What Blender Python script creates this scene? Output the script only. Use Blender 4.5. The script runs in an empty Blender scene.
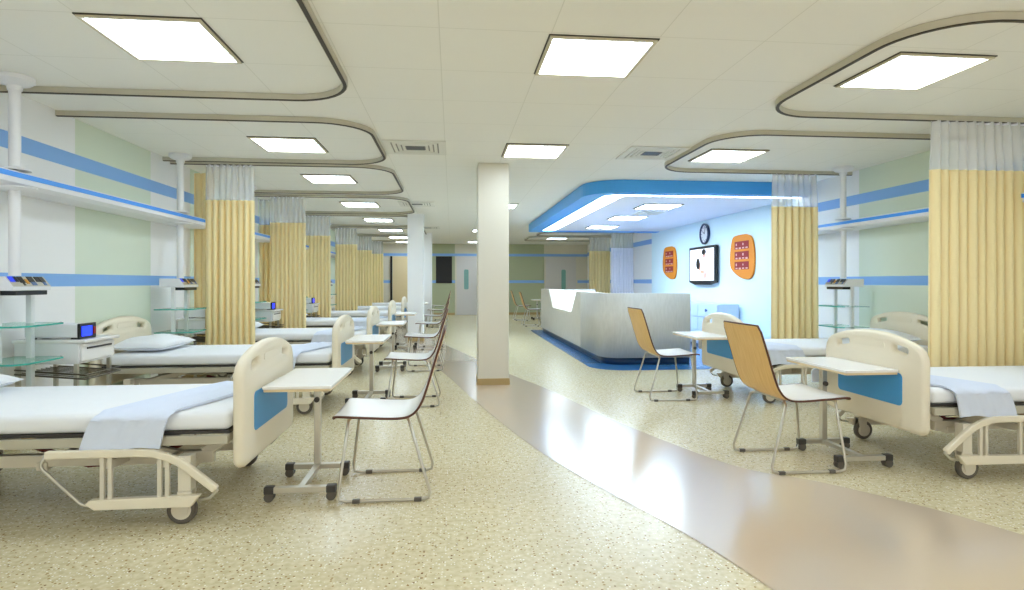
import bpy, bmesh, math, random
from mathutils import Vector, Matrix
random.seed(4)
SC = bpy.context.scene
COL = SC.collection
PI = math.pi

# ------------------------------------------------------------------ camera, world, exposure
CEIL = 2.5
cam_data = bpy.data.cameras.new('camera')
cam = bpy.data.objects.new('camera', cam_data)
COL.objects.link(cam)
cam.location = (0, 0, 1.16)
cam.rotation_euler = (PI / 2, 0, -math.atan(60 / 600))
cam_data.sensor_width = 36
cam_data.lens = 36 * 600 / 1024
cam_data.shift_y = -13 / 1024
cam_data.clip_start = 0.05
cam_data.clip_end = 100
SC.camera = cam
world = bpy.data.worlds.new('world')
SC.world = world
world.use_nodes = True
world.node_tree.nodes['Background'].inputs[0].default_value = (1.0, 0.98, .95, 1)
world.node_tree.nodes['Background'].inputs[1].default_value = .8
SC.view_settings.view_transform = 'Standard'
SC.view_settings.look = 'None'
SC.view_settings.gamma = 1
SC.view_settings.use_curve_mapping = False
SC.view_settings.exposure = 1.1
SC.cycles.max_bounces = 14
SC.cycles.diffuse_bounces = 10
SC.cycles.glossy_bounces = 4
SC.cycles.sample_clamp_indirect = 6
PANEL = 7.4          # strength of the ceiling light diffusers
STATION = 22.0        # strength of the diffusers over the nurses' station
COVE = 4.5


# ------------------------------------------------------------------ materials
def srgb(r, g, b):
    def f(c):
        c /= 255
        return c / 12.92 if c <= .04045 else ((c + .055) / 1.055) ** 2.4
    return (f(r), f(g), f(b), 1)


def mat(name, rgb, rough=.5, metal=0, emit=0, ecol=None, spec=None, coat=0, bump=0, bscale=60):
    m = bpy.data.materials.new(name)
    m.use_nodes = True
    b = m.node_tree.nodes['Principled BSDF']
    b.inputs['Base Color'].default_value = srgb(*rgb)
    b.inputs['Roughness'].default_value = rough
    b.inputs['Metallic'].default_value = metal
    if spec is not None:
        b.inputs['Specular IOR Level'].default_value = spec
    if coat:
        b.inputs['Coat Weight'].default_value = coat
    if emit:
        b.inputs['Emission Color'].default_value = srgb(*(ecol or rgb))
        b.inputs['Emission Strength'].default_value = emit
    if bump:
        n = m.node_tree.nodes.new('ShaderNodeTexNoise')
        n.inputs['Scale'].default_value = bscale
        t = m.node_tree.nodes.new('ShaderNodeTexCoord')
        bp = m.node_tree.nodes.new('ShaderNodeBump')
        bp.inputs['Strength'].default_value = bump
        bp.inputs['Distance'].default_value = .01
        L = m.node_tree.links
        L.new(t.outputs['Object'], n.inputs['Vector'])
        L.new(n.outputs['Fac'], bp.inputs['Height'])
        L.new(bp.outputs['Normal'], b.inputs['Normal'])
    return m


M = {}
M['wall_white'] = mat('wall paint white', (240, 240, 240), .55, bump=.05)
M['wall_green'] = mat('wall paint pale green', (216, 226, 208), .55)
M['wall_blue'] = mat('wall stripe blue', (130, 178, 236), .5)
M['wall_cyan'] = mat('station wall pale cyan', (226, 246, 252), .5)
M['far_green'] = mat('end wall sage green', (172, 178, 146), .5)
M['far_white'] = mat('end wall white', (214, 208, 192), .5)
M['column'] = mat('column paint', (216, 211, 196), .5)
M['cream'] = mat('cream bed plastic', (234, 224, 202), .35)
M['blue_panel'] = mat('blue bed panel', (64, 156, 222), .4)
M['cream_metal'] = mat('cream enamel metal', (220, 212, 194), .35)
M['steel'] = mat('brushed steel', (205, 200, 188), .3, .85)
M['dark_steel'] = mat('dark steel', (105, 98, 88), .35, .7)
M['dark'] = mat('dark plastic', (62, 58, 54), .45)
M['black'] = mat('black plastic', (14, 14, 16), .35)
M['rubber'] = mat('rubber tyre', (95, 88, 78), .7)
M['sheet'] = mat('white sheet', (236, 238, 242), .8, bump=.25, bscale=9)
M['blanket'] = mat('pale blue blanket', (218, 226, 244), .85, bump=.3, bscale=14)
M['glide'] = mat('grey glide plastic', (98, 92, 84), .5)
M['frame_grey'] = mat('warm grey enamel', (190, 184, 166), .35, .2)
M['vent_back'] = mat('vent inner grey', (150, 146, 136), .6)
M['lilac_soft'] = mat('screen soft lilac', (226, 224, 242), .4, emit=.5)
M['laminate'] = mat('white laminate', (240, 238, 236), .25)
M['wood_edge'] = mat('dark plywood edge', (88, 48, 30), .45)
M['white_metal'] = mat('white powder coated metal', (232, 232, 234), .35)
M['beam_blue'] = mat('blue trim strip', (58, 152, 246), .35)
M['canopy_blue'] = mat('blue bulkhead', (72, 168, 248), .45)
M['station_white'] = mat('bulkhead soffit white', (238, 238, 246), .5)
M['glass_edge'] = mat('green glass edge', (60, 165, 150), .1)
M['curtain'] = mat('yellow curtain cloth', (246, 227, 174), .8, bump=.1, bscale=30)
M['curtain_white'] = mat('white curtain cloth', (232, 232, 244), .8)
M['rail'] = mat('curtain rail beige', (196, 190, 172), .4)
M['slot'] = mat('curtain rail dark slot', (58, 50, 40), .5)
M['diffuser'] = mat('light diffuser', (255, 255, 255), .5, emit=PANEL, ecol=(222, 240, 255))
M['diffuser_station'] = mat('station light diffuser', (255, 255, 255), .5, emit=STATION, ecol=(214, 238, 255))
M['cove'] = mat('station cove light', (255, 255, 255), .5, emit=COVE, ecol=(214, 238, 255))
M['lamp_frame'] = mat('lamp frame', (214, 204, 178), .4)
M['vent'] = mat('vent louvre', (226, 224, 214), .45)
M['blue_floor'] = mat('blue vinyl floor', (60, 116, 172), .22)
M['plinth'] = mat('dark blue plinth', (28, 58, 92), .3)
M['skirt'] = mat('tan skirting', (176, 150, 100), .4)
M['orange'] = mat('orange board', (228, 136, 24), .6, bump=.2, bscale=40)
M['maroon'] = mat('maroon print', (150, 24, 26), .6)
M['pinkish'] = mat('pale print', (226, 170, 160), .6)
M['screen_white'] = mat('lit screen', (235, 240, 248), .3, emit=.7)
M['key_blue'] = mat('blue display key', (30, 60, 190), .3, emit=.25, ecol=(20, 50, 255))
M['screen_blue'] = mat('blue lit screen', (20, 50, 240), .3, emit=1.0, ecol=(20, 50, 255))
M['hair'] = mat('screen dark hair', (24, 18, 20), .4)
M['skin'] = mat('screen skin tone', (222, 160, 130), .4, emit=.15)
M['lilac'] = mat('screen lilac', (196, 190, 228), .4, emit=.4)
M['navy'] = mat('clock rim navy', (38, 50, 84), .3)
M['door_grey'] = mat('door pale grey', (206, 202, 200), .4)
M['door_beige'] = mat('sliding door beige', (222, 202, 160), .35)
M['door_glass'] = mat('door window glass', (120, 168, 160), .12)
M['lilac_paint'] = mat('cabinet pale blue', (200, 216, 242), .35)
M['knob'] = mat('knob blue grey', (92, 120, 170), .35, .3)
M['amber'] = mat('amber key', (210, 150, 50), .4)
M['notch'] = mat('backlit white acrylic', (245, 250, 252), .25, emit=.75, ecol=(225, 246, 255))
M['beige_edge'] = mat('beige table underside', (222, 200, 160), .4)
M['cable'] = mat('maroon cable cover', (110, 30, 30), .5)


def wood():
    m = mat('honey wood veneer', (214, 168, 92), .4)
    nt = m.node_tree
    b = nt.nodes['Principled BSDF']
    t = nt.nodes.new('ShaderNodeTexCoord')
    mp = nt.nodes.new('ShaderNodeMapping')
    mp.inputs['Scale'].default_value = (4, 60, 4)
    n = nt.nodes.new('ShaderNodeTexNoise')
    n.inputs['Scale'].default_value = 2
    r = nt.nodes.new('ShaderNodeValToRGB')
    r.color_ramp.elements[0].position = .3
    r.color_ramp.elements[0].color = srgb(216, 170, 94)
    r.color_ramp.elements[1].position = .7
    r.color_ramp.elements[1].color = srgb(230, 190, 118)
    nt.links.new(t.outputs['Object'], mp.inputs[0])
    nt.links.new(mp.outputs[0], n.inputs['Vector'])
    nt.links.new(n.outputs['Fac'], r.inputs[0])
    nt.links.new(r.outputs[0], b.inputs['Base Color'])
    return m


M['wood'] = wood()


def terrazzo():
    m = mat('cream speckled vinyl', (214, 206, 176), .27)
    nt = m.node_tree
    b = nt.nodes['Principled BSDF']
    L = nt.links
    t = nt.nodes.new('ShaderNodeTexCoord')
    base = None
    last = None
    n0 = nt.nodes.new('ShaderNodeTexNoise')
    n0.inputs['Scale'].default_value = 35
    n0.inputs['Detail'].default_value = 5
    L.new(t.outputs['Object'], n0.inputs['Vector'])
    r0 = nt.nodes.new('ShaderNodeValToRGB')
    r0.color_ramp.elements[0].position = .35
    r0.color_ramp.elements[0].color = srgb(200, 186, 148)
    r0.color_ramp.elements[1].position = .65
    r0.color_ramp.elements[1].color = srgb(220, 208, 174)
    L.new(n0.outputs['Fac'], r0.inputs[0])
    last = r0.outputs[0]
    for scale, thr, keep, col in ((60, .30, .80, (158, 126, 76)), (42, .19, .78, (112, 76, 40)), (80, .3, .7, (246, 243, 230))):
        v = nt.nodes.new('ShaderNodeTexVoronoi')
        v.inputs['Scale'].default_value = scale
        L.new(t.outputs['Object'], v.inputs['Vector'])
        lt = nt.nodes.new('ShaderNodeMath'); lt.operation = 'LESS_THAN'; lt.inputs[1].default_value = thr
        L.new(v.outputs['Distance'], lt.inputs[0])
        sp = nt.nodes.new('ShaderNodeSeparateColor')
        L.new(v.outputs['Color'], sp.inputs[0])
        gt = nt.nodes.new('ShaderNodeMath'); gt.operation = 'GREATER_THAN'; gt.inputs[1].default_value = keep
        L.new(sp.outputs[0], gt.inputs[0])
        mu = nt.nodes.new('ShaderNodeMath'); mu.operation = 'MULTIPLY'
        L.new(lt.outputs[0], mu.inputs[0]); L.new(gt.outputs[0], mu.inputs[1])
        mx = nt.nodes.new('ShaderNodeMix'); mx.data_type = 'RGBA'
        L.new(mu.outputs[0], mx.inputs[0])
        L.new(last, mx.inputs[6])
        mx.inputs[7].default_value = srgb(*col)
        last = mx.outputs[2]
    L.new(last, b.inputs['Base Color'])
    return m


M['terrazzo'] = terrazzo()


def vinyl():
    m = mat('taupe vinyl walkway', (204, 184, 162), .2, spec=1.0, coat=.6)
    m.node_tree.nodes['Principled BSDF'].inputs['Coat Roughness'].default_value = .16
    return m


M['walkway'] = vinyl()


def ceiling_mat():
    m = mat('ceiling tiles', (240, 238, 230), .6)
    nt = m.node_tree
    b = nt.nodes['Principled BSDF']
    L = nt.links
    t = nt.nodes.new('ShaderNodeTexCoord')
    s = nt.nodes.new('ShaderNodeSeparateXYZ')
    L.new(t.outputs['Object'], s.inputs[0])
    outs = []
    for k, (off, pitch) in enumerate(((.53 - 12, .6), (3.18 - 12.7, .635))):
        a = nt.nodes.new('ShaderNodeMath'); a.operation = 'SUBTRACT'; a.inputs[1].default_value = off
        L.new(s.outputs[k], a.inputs[0])
        d = nt.nodes.new('ShaderNodeMath'); d.operation = 'DIVIDE'; d.inputs[1].default_value = pitch
        L.new(a.outputs[0], d.inputs[0])
        f = nt.nodes.new('ShaderNodeMath'); f.operation = 'FRACT'
        L.new(d.outputs[0], f.inputs[0])
        l = nt.nodes.new('ShaderNodeMath'); l.operation = 'LESS_THAN'; l.inputs[1].default_value = .006 / pitch
        L.new(f.outputs[0], l.inputs[0])
        outs.append(l)
    mx = nt.nodes.new('ShaderNodeMath'); mx.operation = 'MAXIMUM'
    L.new(outs[0].outputs[0], mx.inputs[0]); L.new(outs[1].outputs[0], mx.inputs[1])
    mi = nt.nodes.new('ShaderNodeMix'); mi.data_type = 'RGBA'
    L.new(mx.outputs[0], mi.inputs[0])
    mi.inputs[6].default_value = srgb(242, 240, 232)
    mi.inputs[7].default_value = srgb(226, 224, 214)
    L.new(mi.outputs[2], b.inputs['Base Color'])
    return m


M['ceiling'] = ceiling_mat()


def desk_mat():
    m = mat('pale grey stone laminate', (206, 203, 194), .65)
    nt = m.node_tree
    b = nt.nodes['Principled BSDF']
    t = nt.nodes.new('ShaderNodeTexCoord')
    mp = nt.nodes.new('ShaderNodeMapping'); mp.inputs['Scale'].default_value = (14, 14, 3)
    n = nt.nodes.new('ShaderNodeTexNoise'); n.inputs['Scale'].default_value = 3; n.inputs['Detail'].default_value = 8
    r = nt.nodes.new('ShaderNodeValToRGB')
    r.color_ramp.elements[0].position = .3; r.color_ramp.elements[0].color = srgb(208, 205, 196)
    r.color_ramp.elements[1].position = .7; r.color_ramp.elements[1].color = srgb(218, 215, 207)
    nt.links.new(t.outputs['Object'], mp.inputs[0]); nt.links.new(mp.outputs[0], n.inputs['Vector'])
    nt.links.new(n.outputs['Fac'], r.inputs[0]); nt.links.new(r.outputs[0], b.inputs['Base Color'])
    return m


M['desk'] = desk_mat()


def mesh_cloth():
    m = bpy.data.materials.new('white open mesh cloth')
    m.use_nodes = True
    nt = m.node_tree
    b = nt.nodes['Principled BSDF']
    b.inputs['Base Color'].default_value = srgb(236, 236, 236)
    b.inputs['Roughness'].default_value = .8
    tr = nt.nodes.new('ShaderNodeBsdfTransparent')
    mx = nt.nodes.new('ShaderNodeMixShader')
    mx.inputs[0].default_value = .58
    nt.links.new(tr.outputs[0], mx.inputs[1]); nt.links.new(b.outputs[0], mx.inputs[2])
    nt.links.new(mx.outputs[0], nt.nodes['Material Output'].inputs[0])
    return m


M['mesh_cloth'] = mesh_cloth()


def glass():
    m = bpy.data.materials.new('shelf glass')
    m.use_nodes = True
    nt = m.node_tree
    b = nt.nodes['Principled BSDF']
    b.inputs['Base Color'].default_value = srgb(205, 232, 225)
    b.inputs['Roughness'].default_value = .05
    tr = nt.nodes.new('ShaderNodeBsdfTransparent')
    tr.inputs[0].default_value = srgb(222, 242, 236)
    mx = nt.nodes.new('ShaderNodeMixShader')
    mx.inputs[0].default_value = .45
    nt.links.new(tr.outputs[0], mx.inputs[1]); nt.links.new(b.outputs[0], mx.inputs[2])
    nt.links.new(mx.outputs[0], nt.nodes['Material Output'].inputs[0])
    return m


M['glass'] = glass()


# ------------------------------------------------------------------ mesh helpers
class MB:
    """collects shapes and links them as one mesh object"""
    def __init__(s):
        s.v = []; s.f = []; s.m = []

    def add(s, vs, fs, mi=0):
        o = len(s.v)
        s.v += [tuple(p) for p in vs]
        s.f += [tuple(i + o for i in f) for f in fs]
        s.m += [mi] * len(fs)
        return s

    def box(s, a, b, mi=0, mx=None):
        x0, y0, z0 = a; x1, y1, z1 = b
        vs = [Vector(p) for p in ((x0, y0, z0), (x1, y0, z0), (x1, y1, z0), (x0, y1, z0), (x0, y0, z1), (x1, y0, z1), (x1, y1, z1), (x0, y1, z1))]
        if mx:
            vs = [mx @ p for p in vs]
        return s.add(vs, [(0, 3, 2, 1), (4, 5, 6, 7), (0, 1, 5, 4), (1, 2, 6, 5), (2, 3, 7, 6), (3, 0, 4, 7)], mi)

    def bar(s, p, q, w, h, mi=0, up=(0, 0, 1)):
        p = Vector(p); q = Vector(q)
        d = (q - p).normalized(); u = Vector(up)
        if abs(d.dot(u)) > .98:
            u = Vector((1, 0, 0))
        r = d.cross(u).normalized(); u = r.cross(d)
        vs = []
        for c in (p, q):
            for a, b in ((-1, -1), (1, -1), (1, 1), (-1, 1)):
                vs.append(c + r * a * w / 2 + u * b * h / 2)
        return s.add(vs, [(0, 1, 2, 3), (7, 6, 5, 4), (0, 4, 5, 1), (1, 5, 6, 2), (2, 6, 7, 3), (3, 7, 4, 0)], mi)

    def tube(s, pts, r, seg=8, mi=0, closed=False, prof=None, up=(0, 0, 1)):
        pts = [Vector(p) for p in pts]
        n = len(pts)
        prof = prof or [(r * math.cos(2 * PI * k / seg), r * math.sin(2 * PI * k / seg)) for k in range(seg)]
        k = len(prof)
        vs = []
        ref = None
        for i, p in enumerate(pts):
            if closed:
                t = (pts[(i + 1) % n] - pts[i - 1]).normalized()
            elif i == 0:
                t = (pts[1] - p).normalized()
            elif i == n - 1:
                t = (p - pts[i - 1]).normalized()
            else:
                a = (p - pts[i - 1]).normalized(); b = (pts[i + 1] - p).normalized()
                t = (a + b).normalized()
            if ref is None:
                u = Vector(up)
                if abs(u.dot(t)) > .95:
                    u = Vector((1, 0, 0)) if abs(t.x) < .9 else Vector((0, 1, 0))
                ref = u
            u = (ref - t * ref.dot(t))
            if u.length < 1e-4:
                u = t.orthogonal()
            u.normalize()
            w = t.cross(u)
            ref = u
            vs += [p + w * a + u * b for a, b in prof]
        fs = []
        rng = n if closed else n - 1
        for i in range(rng):
            j = (i + 1) % n
            for q in range(k):
                q2 = (q + 1) % k
                fs.append((i * k + q, i * k + q2, j * k + q2, j * k + q))
        if not closed:
            fs.append(tuple(range(k - 1, -1, -1)))
            fs.append(tuple((n - 1) * k + q for q in range(k)))
        return s.add(vs, fs, mi)

    def lathe(s, c, prof, seg=20, axis='z', mi=0):
        vs = []; n = len(prof)
        for r, h in prof:
            for k in range(seg):
                a = 2 * PI * k / seg
                p = (r * math.cos(a), r * math.sin(a), h)
                if axis == 'y':
                    p = (p[0], p[2], p[1])
                if axis == 'x':
                    p = (p[2], p[0], p[1])
                vs.append((c[0] + p[0], c[1] + p[1], c[2] + p[2]))
        fs = [(i * seg + k, i * seg + (k + 1) % seg, (i + 1) * seg + (k + 1) % seg, (i + 1) * seg + k) for i in range(n - 1) for k in range(seg)]
        if prof[0][0] > 1e-5:
            fs.append(tuple(range(seg - 1, -1, -1)))
        if prof[-1][0] > 1e-5:
            fs.append(tuple((n - 1) * seg + k for k in range(seg)))
        return s.add(vs, fs, mi)

    def prism(s, pts, a, b, axis='x', mi=0):
        """outline in the two other axes, extruded from a to b"""
        def P(p, h):
            return {'x': (h, p[0], p[1]), 'y': (p[0], h, p[1]), 'z': (p[0], p[1], h)}[axis]
        n = len(pts)
        vs = [P(p, a) for p in pts] + [P(p, b) for p in pts]
        fs = [tuple(range(n - 1, -1, -1)), tuple(range(n, 2 * n))] + [(i, (i + 1) % n, n + (i + 1) % n, n + i) for i in range(n)]
        return s.add(vs, fs, mi)

    def build(s, name, mats, parent=None, bevel=0, smooth=False, seg=2, auto=None):
        me = bpy.data.meshes.new(name)
        me.from_pydata(s.v, [], s.f)
        if not isinstance(mats, (list, tuple)):
            mats = [mats]
        for m in mats:
            me.materials.append(M[m])
        me.polygons.foreach_set('material_index', s.m)
        bm = bmesh.new(); bm.from_mesh(me)
        bmesh.ops.recalc_face_normals(bm, faces=bm.faces)
        if auto is not None:
            for e in bm.edges:
                e.smooth = len(e.link_faces) == 2 and e.calc_face_angle(9) < auto
        bm.to_mesh(me); bm.free()
        if smooth or auto is not None:
            me.polygons.foreach_set('use_smooth', [True] * len(me.polygons))
        me.update()
        return link(name, me, parent, bevel, seg)


def link(name, me, parent=None, bevel=0, seg=2):
    o = bpy.data.objects.new(name, me)
    COL.objects.link(o)
    if parent:
        o.parent = parent
    if bevel:
        b = o.modifiers.new('bevel', 'BEVEL')
        b.width = bevel; b.segments = seg; b.limit_method = 'ANGLE'; b.angle_limit = .7
    return o


def empty(name, loc=(0, 0, 0), rz=0):
    o = bpy.data.objects.new(name, None)
    COL.objects.link(o)
    o.location = loc; o.rotation_euler = (0, 0, rz)
    o.empty_display_size = .1
    return o


def tag(o, label, cat, group=None, kind=None):
    o['label'] = label; o['category'] = cat
    if group:
        o['group'] = group
    if kind:
        o['kind'] = kind
    return o


def kids(o):
    return [c for c in bpy.data.objects if c.parent == o]


def copy_tree(o, parent=None):
    c = o.copy()
    COL.objects.link(c)
    c.parent = parent
    for ch in kids(o):
        copy_tree(ch, c)
    return c


def rrect(x0, z0, x1, z1, r, n=5):
    pts = []
    for cx, cz, a0 in ((x1 - r, z0 + r, -PI / 2), (x1 - r, z1 - r, 0), (x0 + r, z1 - r, PI / 2), (x0 + r, z0 + r, PI)):
        for k in range(n + 1):
            a = a0 + PI / 2 * k / n
            pts.append((cx + r * math.cos(a), cz + r * math.sin(a)))
    return pts


def plate(name, outlines, t, mtx, mat_name, parent=None, bev=0.0):
    """flat outline (with holes) of thickness t, as a mesh"""
    cu = bpy.data.curves.new(name, 'CURVE')
    cu.dimensions = '2D'; cu.fill_mode = 'BOTH'
    cu.extrude = max(t / 2 - bev, 0); cu.bevel_depth = bev; cu.bevel_resolution = 2
    cu.offset = -bev
    for o in outlines:
        sp = cu.splines.new('POLY')
        sp.points.add(len(o) - 1)
        for i, p in enumerate(o):
            sp.points[i].co = (p[0], p[1], 0, 1)
        sp.use_cyclic_u = True
    ob = bpy.data.objects.new(name, cu)
    COL.objects.link(ob)
    dg = bpy.context.evaluated_depsgraph_get()
    me = bpy.data.meshes.new_from_object(ob.evaluated_get(dg))
    bpy.data.objects.remove(ob); bpy.data.curves.remove(cu)
    me.transform(mtx)
    me.materials.clear(); me.materials.append(M[mat_name])
    bm = bmesh.new(); bm.from_mesh(me)
    bmesh.ops.remove_doubles(bm, verts=bm.verts, dist=.0002)
    bmesh.ops.recalc_face_normals(bm, faces=bm.faces)
    for e in bm.edges:
        e.smooth = len(e.link_faces) == 2 and e.calc_face_angle(9) < .7
    bm.to_mesh(me); bm.free()
    me.polygons.foreach_set('use_smooth', [True] * len(me.polygons))
    return link(name, me, parent)


YZ = Matrix(((0, 0, 1, 0), (1, 0, 0, 0), (0, 1, 0, 0), (0, 0, 0, 1)))      # outline (y,z), thickness along x


# ------------------------------------------------------------------ the setting
XL, XR, YB, YF = -3.08, 4.84, -2.2, 21.2


def struct(o, label, cat):
    return tag(o, label, cat, kind='structure')


m = MB(); m.box((XL - .1, YB - .1, -.1), (XR + .1, YF + .1, 0))
struct(m.build('floor', 'terrazzo'), 'cream speckled vinyl floor of the ward', 'floor')


def smooth_line(pts, n=6):
    out = []
    P = [Vector(p) for p in pts]
    P = [P[0] * 2 - P[1]] + P + [P[-1] * 2 - P[-2]]
    for i in range(1, len(P) - 2):
        for k in range(n):
            t = k / n
            a, b, c, d = P[i - 1], P[i], P[i + 1], P[i + 2]
            out.append(.5 * ((2 * b) + (c - a) * t + (2 * a - 5 * b + 4 * c - d) * t * t + (3 * b - 3 * c + d - a) * t ** 3))
    out.append(P[-2])
    return out


LE = smooth_line([(1.1, -2.2), (1.3, .2), (1.27, 1.4), (1.2, 2.15), (1.04, 2.75), (.83, 3.31), (.56, 4.2), (.25, 5.7), (-.13, 7.8), (-.5, 9.2), (-1.3, 12), (-2.1, 15)])
RE = smooth_line([(3.2, -2.2), (3.0, .5), (2.85, 1.8), (2.6, 2.5), (2.4, 2.9), (2.1, 3.3), (1.75, 3.66), (1.38, 4.8), (1.19, 5.66), (.98, 6.6), (.7, 7.6), (-.05, 10.8), (-.6, 13), (-1.4, 16)])
m = MB()
n = len(LE) if len(LE) < len(RE) else len(RE)


def resample(L, n):
    out = []
    for i in range(n):
        t = i * (len(L) - 1) / (n - 1); k = min(int(t), len(L) - 2); f = t - k
        out.append(L[k].lerp(L[k + 1], f))
    return out


LE = resample(LE, 90); RE = resample(RE, 90)
for i in range(89):
    a, b, c, d = LE[i], RE[i], RE[i + 1], LE[i + 1]
    m.add([(a.x, a.y, .003), (b.x, b.y, .003), (c.x, c.y, .003), (d.x, d.y, .003)], [(0, 1, 2, 3)])
struct(m.build('floor_walkway', 'walkway'), 'glossy taupe band curving across the speckled floor', 'floor')

m = MB(); m.box((XL - .1, YB - .1, CEIL), (XR + .1, YF + .1, CEIL + .1))
struct(m.build('ceiling', 'ceiling'), 'off-white panelled ceiling with fine joints', 'ceiling')


def side_wall(name, X, greens, cyan=None, label=''):
    ys = sorted(set([YB, YF] + [g for p in greens for g in p] + (list(cyan) if cyan else [])))
    zs = [0, 1.125, 1.225, 2.09, 2.21, CEIL]
    m = MB()
    for i in range(len(ys) - 1):
        yc = (ys[i] + ys[i + 1]) / 2
        for k in range(5):
            mi = 0
            if any(a < yc < b for a, b in greens):
                mi = 1
            if k in (1, 3):
                mi = 2
            if cyan and cyan[0] < yc < cyan[1]:
                mi = 3
            m.add([(X, ys[i], zs[k]), (X, ys[i + 1], zs[k]), (X, ys[i + 1], zs[k + 1]), (X, ys[i], zs[k + 1])], [(0, 1, 2, 3)], mi)
    t = .1 if X > 0 else -.1
    m.box((X + t * .1, YB, 0), (X + t, YF, CEIL), 0)
    return struct(m.build(name, ['wall_white', 'wall_green', 'wall_blue', 'wall_cyan']), label, 'wall')


LC = [3.48, 5.88, 8.05, 10.55, 13.15, 15.75, 18.3]        # left bed centres
side_wall('wall_left', XL, [(c - .62, c + .62) for c in LC[1:]] + [(.2, 1.6)], label='left ward wall, white with pale green panels and two blue stripes')
side_wall('wall_right', XR, [(3.0, 4.3), (5.3, 6.72), (16.3, 17.5)], (8.0, 14.2), label='right ward wall with blue stripes and a pale cyan stretch behind the desk')
m = MB(); m.box((XL, YB - .1, 0), (XR, YB, .5)); m.box((XL, YB - .1, 2.3), (XR, YB, CEIL))
for x0, x1 in ((XL, XL + .3), (-.8, -.5), (1.9, 2.2), (XR - .3, XR)):
    m.box((x0, YB - .1, .5), (x1, YB, 2.3))
struct(m.build('wall_back', 'wall_white'), 'plain white wall with three wide windows behind the camera', 'wall')
for i, (x0, x1) in enumerate(((XL + .3, -.8), (-.5, 1.9), (2.2, XR - .3))):  # unseen windows, added so world light fills the room from behind
    m = MB()
    for a, b, c, d in ((x0, .5, x1, .55), (x0, 2.25, x1, 2.3), (x0, .55, x0 + .05, 2.25), (x1 - .05, .55, x1, 2.25), ((x0 + x1) / 2 - .025, .55, (x0 + x1) / 2 + .025, 2.25)):
        m.box((a, YB - .08, b), (c, YB - .03, d))
    struct(m.build('window_%d' % (i + 1), 'white_metal'), 'wide white window frame behind the camera, number %d from the left' % (i + 1), 'window')
    la = bpy.data.lights.new('window_daylight', 'AREA'); la.shape = 'RECTANGLE'; la.size = x1 - x0; la.size_y = 1.8
    la.cycles.is_portal = True  # portal guiding the fill light through the added window
    lo = bpy.data.objects.new('window_daylight', la); COL.objects.link(lo)
    lo.location = ((x0 + x1) / 2, YB - .12, 1.4); lo.rotation_euler = (-PI / 2, 0, PI)

# end wall
xs = [(XL, -.9, 0), (-.9, -.7, 0), (-.7, .1, 1), (.1, 1.25, 0), (1.25, 3.27, 1), (3.27, XR, 0)]
m = MB()
for x0, x1, mi in xs:
    for k, (z0, z1) in enumerate(((0, 1.125), (1.125, 1.22), (1.22, 2.07), (2.07, 2.16), (2.16, CEIL))):
        m.add([(x0, YF, z0), (x1, YF, z0), (x1, YF, z1), (x0, YF, z1)], [(0, 1, 2, 3)], 2 if k in (1, 3) else mi)
m.box((XL, YF + .01, 0), (XR, YF + .1, CEIL))
struct(m.build('wall_end', ['far_white', 'far_green', 'wall_blue']), 'end wall with sage green panels and blue stripes', 'wall')


def door(name, x0, x1, wx, label, matn='door_grey', window=True):
    r = empty(name, ((x0 + x1) / 2, YF, 0)); struct(r, label, 'door')
    w = (x1 - x0) / 2
    m = MB(); m.box((-w, -.04, 0.005), (w, -.003, 2.05)); m.build('leaf', matn, r, bevel=.004)
    m = MB(); m.box((-w - .05, -.05, 0), (-w, -.002, 2.07)); m.box((w, -.05, 0), (w + .05, -.002, 2.07)); m.build('door_frame', 'far_white', r)
    if window:
        c = wx - (x0 + x1) / 2
        m = MB(); m.prism(rrect(c - .08, .9, c + .08, 1.6, .05), -.046, -.041, 'y'); m.build('pane', 'door_glass', r)
        h = c + .2
        m = MB(); m.bar((h, -.08, .98), (h, -.08, 1.12), .02, .02); m.bar((h, -.04, 1.0), (h, -.08, 1.0), .015, .015); m.bar((h, -.04, 1.1), (h, -.08, 1.1), .015, .015)
        m.build('handle', 'steel', r)
    return r


door('door_1', .16, 1.15, .5, 'pale grey door with narrow window just left of the near column')
door('door_2', 3.32, 4.42, 3.97, 'pale grey door with narrow window beyond the reception desk')
r = door('door_3', -2.05, -.95, 0, 'wide beige sliding door beyond the far end of the left beds', 'door_beige', False)
m = MB(); m.box((-.63, -.09, 0.0), (-.56, -.05, 2.06)); m.build('handle', 'black', r)

m = MB(); m.box((-.56, YF - .03, 1.12), (0, YF - .002, 2.06))
m.box((-.545, YF - .034, 1.135), (-.015, YF - .031, 2.045))
tag(m.build('wall_screen', 'black', bevel=.004), 'blank black upright board mounted on the green end wall', 'board')


def column(name, x0, x1, y, d, label, paint='column'):
    r = empty(name, ((x0 + x1) / 2, y + d / 2, 0)); struct(r, label, 'column')
    w = (x1 - x0) / 2
    m = MB(); m.box((-w, -d / 2, 0), (w, d / 2, CEIL)); m.build('shaft', paint, r, bevel=.008)
    m = MB(); m.box((-w - .008, -d / 2 - .008, 0), (w + .008, d / 2 + .008, .075)); m.build('skirting', 'skirt', r, bevel=.003)
    return r


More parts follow.
